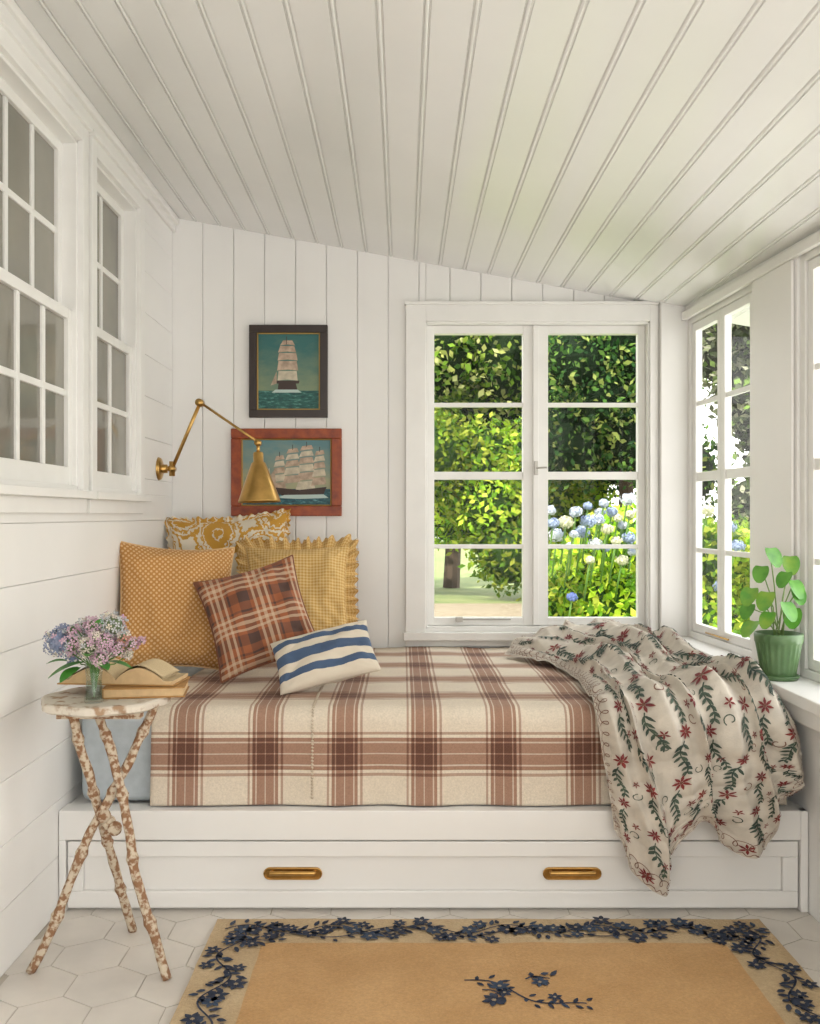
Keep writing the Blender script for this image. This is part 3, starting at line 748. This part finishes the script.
def wav(x0,y0,x1,y1,amp,wl):
    n=int(math.hypot(x1-x0,y1-y0)/.009); l=math.hypot(x1-x0,y1-y0); dx_,dy_=(x1-x0)/l,(y1-y0)/l
    return [(x0+(x1-x0)*i/n-dy_*amp*math.sin(i/n*l*2*pi/wl),y0+(y1-y0)*i/n+dx_*amp*math.sin(i/n*l*2*pi/wl)) for i in range(n+1)]
h=.072
vine(wav(RX0+.035,RY1-h,RX1-.035,RY1-h,.026,.24),.012,.045)
vine(wav(RX0+.05,RY1-h-.02,RX1-.05,RY1-h-.01,.030,.37),.035,.12,.85)
vine(wav(RX0+h,RY1-.06,RX0+h,RY0+.06,.028,.22),.012,.050); vine(wav(RX1-h,RY1-.06,RX1-h,RY0+.06,.028,.22),.012,.050)
vine(wav(RX0+.09,RY1-.15,RX0+.19,RY1-.12,.01,.1),.014,.04); vine(wav(RX1-.2,RY1-.13,RX1-.1,RY1-.13,.01,.1),.014,.04)
vine(wav(.15,2.245,.42,2.12,.022,.25),.022,.12,.8); vine(wav(.19,2.20,.24,2.17,.01,.1),.014,.03,1.1); vine(wav(.30,2.25,.36,2.26,.01,.1),.02,.04); vine(wav(RX0+.1,RY0+h,RX1-.1,RY0+h,.018,.22),.016,.06)
def rugmat(n,c,c2):
    m,nt,b=newmat(n)
    f=ramp(nt,nz(nt,4,9,rough=.65),[(.3,0.),(.7,1.)]); cc=mixc(nt,f,c,c2)
    g=ramp(nt,nz(nt,120,4,rough=.8),[(.3,(.82,.82,.82)),(.7,(1.12,1.12,1.12))]); cc=mixc(nt,1.0,cc,g,'MULTIPLY')
    L(nt,cc,b.inputs['Base Color']); b.inputs['Roughness'].default_value=.97; b.inputs['Sheen Weight'].default_value=.05
    bump(nt,b,nz(nt,200,3),1,.003); return m
mb.build('floral_rug',[rugmat('rug_border_wool',(.56,.42,.25),(.43,.30,.16)),rugmat('rug_field_wool',(.56,.335,.145),(.44,.245,.09)),M('rug_navy',(.014,.020,.040),.95,c2=(.03,.04,.07),vs=60),M('rug_blue',(.035,.055,.095),.95),M('rug_cream',(.40,.31,.20),.95)])

# ---------------------------------------------------------------- garden
def foliage(name,blobs,nleaf,size,pal,dark,trunk=None,seed=0):
    r_=np.random.default_rng(seed)
    bl=np.array(blobs,float); wgt=bl[:,3]**2; wgt/=wgt.sum()
    idx=r_.choice(len(bl),nleaf,p=wgt)
    d=r_.normal(size=(nleaf,3)); d/=np.linalg.norm(d,axis=1)[:,None]
    d[:,1]=-np.abs(d[:,1])*1.0+ (r_.random(nleaf)<.25)*np.abs(d[:,1])*1.6
    rad=bl[idx,3]*(1+.22*r_.normal(size=nleaf)*.6)
    c=bl[idx,:3]+d*rad[:,None]
    a=r_.normal(size=(nleaf,3)); a/=np.linalg.norm(a,axis=1)[:,None]
    b=np.cross(a,r_.normal(size=(nleaf,3))+d*1.2); b/=np.linalg.norm(b,axis=1)[:,None]
    s=(size*(.6+.8*r_.random(nleaf)))[:,None]
    v=np.stack([c-a*s*.5,c+b*s*.28,c+a*s*.5,c-b*s*.28],axis=1).reshape(-1,3)
    f=np.arange(nleaf*4).reshape(-1,4)
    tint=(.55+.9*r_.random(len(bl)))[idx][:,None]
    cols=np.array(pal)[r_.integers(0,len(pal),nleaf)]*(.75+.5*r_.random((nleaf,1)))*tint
    mb=MB()
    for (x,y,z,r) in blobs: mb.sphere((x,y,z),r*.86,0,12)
    if trunk: mb.tube([(trunk[0],trunk[1],-.35),(trunk[0]+.1,trunk[1],trunk[2]*.5),(trunk[0],trunk[1],trunk[2])],[trunk[3],trunk[3]*.8,trunk[3]*.5],10,1)
    nv0=len(mb.v)
    allv=np.concatenate([np.array([tuple(q) for q in mb.v]),v]); faces=[tuple(q) for q in mb.f]+[tuple(q+nv0) for q in f]
    me=bpy.data.meshes.new(name); me.from_pydata(allv.tolist(),[],faces)
    att=me.color_attributes.new('leafcol','FLOAT_COLOR','POINT')
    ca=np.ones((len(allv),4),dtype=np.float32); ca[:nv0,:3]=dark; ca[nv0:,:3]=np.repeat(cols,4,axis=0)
    att.data.foreach_set('color',ca.ravel())
    me.materials.append(leafmat); me.materials.append(bark)
    mi=np.zeros(len(faces),dtype=np.int32); mi[:len(mb.m)]=mb.m; me.polygons.foreach_set('material_index',mi)
    o=bpy.data.objects.new(name,me); sc.collection.objects.link(o); return o
leafmat,nt,b=newmat('foliage'); at=nd(nt,'ShaderNodeAttribute',attribute_name='leafcol'); L(nt,at.outputs['Color'],b.inputs['Base Color']); b.inputs['Roughness'].default_value=.75; b.inputs['Specular IOR Level'].default_value=.2
tr=nd(nt,'ShaderNodeBsdfTranslucent'); L(nt,at.outputs['Color'],tr.inputs[0]); mx=nd(nt,'ShaderNodeMixShader'); mx.inputs[0].default_value=.35
out=[n for n in nt.nodes if n.type=='OUTPUT_MATERIAL'][0]; L(nt,b.outputs[0],mx.inputs[1]); L(nt,tr.outputs[0],mx.inputs[2]); L(nt,mx.outputs[0],out.inputs[0])
bark=M('bark',(.10,.07,.05),.9,bmp=.5,bs_=10)
GZ=-.35
def blobset(x0,x1,y0,y1,z0,z1,n,r0,r1,seed):
    q=random.Random(seed); return [(q.uniform(x0,x1),q.uniform(y0,y1),q.uniform(z0,z1),q.uniform(r0,r1)) for _ in range(n)]
brightp=[(.25,.43,.025),(.38,.54,.035),(.13,.29,.02),(.50,.58,.07)]
midp=[(.11,.25,.025),(.20,.36,.03),(.32,.45,.06),(.06,.15,.02),(.55,.60,.18)]
darkp=[(.035,.11,.025),(.07,.18,.03),(.14,.27,.05),(.02,.065,.02),(.36,.44,.12)]
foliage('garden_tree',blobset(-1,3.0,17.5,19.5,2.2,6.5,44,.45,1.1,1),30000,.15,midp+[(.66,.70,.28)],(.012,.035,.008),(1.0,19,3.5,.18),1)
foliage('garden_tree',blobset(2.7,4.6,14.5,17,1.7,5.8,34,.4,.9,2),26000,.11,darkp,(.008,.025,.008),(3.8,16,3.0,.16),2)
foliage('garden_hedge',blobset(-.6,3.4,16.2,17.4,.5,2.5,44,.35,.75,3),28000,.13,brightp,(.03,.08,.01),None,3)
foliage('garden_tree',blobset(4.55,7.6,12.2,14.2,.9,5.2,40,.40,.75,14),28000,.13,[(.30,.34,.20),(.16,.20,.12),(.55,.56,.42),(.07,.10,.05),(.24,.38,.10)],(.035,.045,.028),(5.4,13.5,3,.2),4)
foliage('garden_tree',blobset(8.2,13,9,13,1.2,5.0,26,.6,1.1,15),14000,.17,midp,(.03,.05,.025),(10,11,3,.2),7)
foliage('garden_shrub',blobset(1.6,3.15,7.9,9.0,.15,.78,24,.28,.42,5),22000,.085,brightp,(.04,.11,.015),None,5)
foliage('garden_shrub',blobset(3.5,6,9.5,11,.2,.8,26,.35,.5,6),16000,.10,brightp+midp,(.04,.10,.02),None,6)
mb=MB(); q=random.Random(9)
hp=[(550,510),(566,522),(576,512),(588,506),(598,519),(607,529),(612,512),(622,525),(630,514),(557,535),(582,532),(596,544),(616,541),(629,538),(604,503),(572,597),(628,499),(588,521),(570,546),(622,560),(553,523),(600,512),(618,518),(574,534),(606,548),(632,552),(590,560)]
hc=[]
for i,(px,py) in enumerate(hp):
    y=7.45+q.uniform(-.15,.2); hc.append((W(px,py,y),q.uniform(.030,.060) if i<22 else .03,i))
for k in range(14): hc.append((Vector((q.uniform(2.0,3.1),q.uniform(7.4,7.7),q.uniform(.5,1.2))),.055,k))
for c,r,i in hc:
    mt=(1 if i==15 else (0,3,0,2,0,3,2)[i%7])
    mb.tube([c,c+Vector((0,.25,-.35))],.008,5,4)
    mb.sphere(c,r*.78,mt,10,(1,1,.8))
    for k in range(90):
        zf=1-2*(k+.5)/90; th=k*2.4; d=Vector((math.sqrt(1-zf*zf)*math.cos(th),math.sqrt(1-zf*zf)*math.sin(th),zf*.8))
        T=Matrix.Translation(c+d*r*q.uniform(.8,1.25))@Vector((0,0,1)).rotation_difference(d).to_matrix().to_4x4()@Matrix.Rotation(q.uniform(-.7,.7),4,'X'); s=.012
        mb.add([(s,0,.003),(0,s,0),(-s,0,.003),(0,-s,0)],[(0,1,2,3)],mt,xf=T)
mb.build('hydrangea_blooms',[M('hydrangea_white',(.58,.61,.64),.8,c2=(.36,.42,.56),vs=12),M('hydrangea_blue',(.12,.17,.42),.8),M('hydrangea_pale_blue',(.28,.35,.52),.8),M('hydrangea_cream',(.58,.58,.40),.8),M('hydrangea_stem',(.15,.3,.06),.6)])
mb=MB(); mb.box(-30,30,4.2,60,GZ-.2,GZ,0); mb.build('garden_lawn',[M('grass',(.14,.20,.05),.9,c2=(.24,.28,.10),vs=2,bmp=.6,bs_=30)])
mb=MB(); mb.box(-6,12,12.0,15.4,GZ,GZ+.02,0); mb.build('gravel_path',[M('gravel',(.36,.30,.21),.95,c2=(.26,.21,.14),vs=14,bmp=.6,bs_=60)])

# ---------------------------------------------------------------- light
w=bpy.data.worlds.new('World'); sc.world=w; w.use_nodes=True; nt=w.node_tree
bg=nt.nodes['Background']
tcw=nd(nt,'ShaderNodeTexCoord'); sx=nd(nt,'ShaderNodeSeparateXYZ'); L(nt,tcw.outputs['Generated'],sx.inputs[0])
L(nt,ramp(nt,sx.outputs[2],[(0,(1.0,.975,.935)),(.35,(1.0,.985,.96)),(1,(.90,.95,1.0))]),bg.inputs[0])
st_=math_(nt,'MULTIPLY_ADD',sx.outputs[0],2.1,2.75)
st_=math_(nt,'MULTIPLY_ADD',sx.outputs[1],.55,st_)
L(nt,st_,bg.inputs[1])
sl=bpy.data.lights.new('sun','SUN'); sl.energy=6.5; sl.angle=.02; sl.color=(1,.93,.80)
so=bpy.data.objects.new('sun',sl); sc.collection.objects.link(so)
so.rotation_euler=Vector((.55,.62,-.85)).to_track_quat('-Z','Y').to_euler()

cam=bpy.data.cameras.new('camera'); co=bpy.data.objects.new('camera',cam); sc.collection.objects.link(co)
cam.sensor_fit='HORIZONTAL'; cam.sensor_width=36; cam.lens=F*36/820; cam.shift_x=7/820; cam.shift_y=3/820; cam.clip_start=.02
co.location=(0,0,CZ); co.rotation_euler=(pi/2,0,0); sc.camera=co
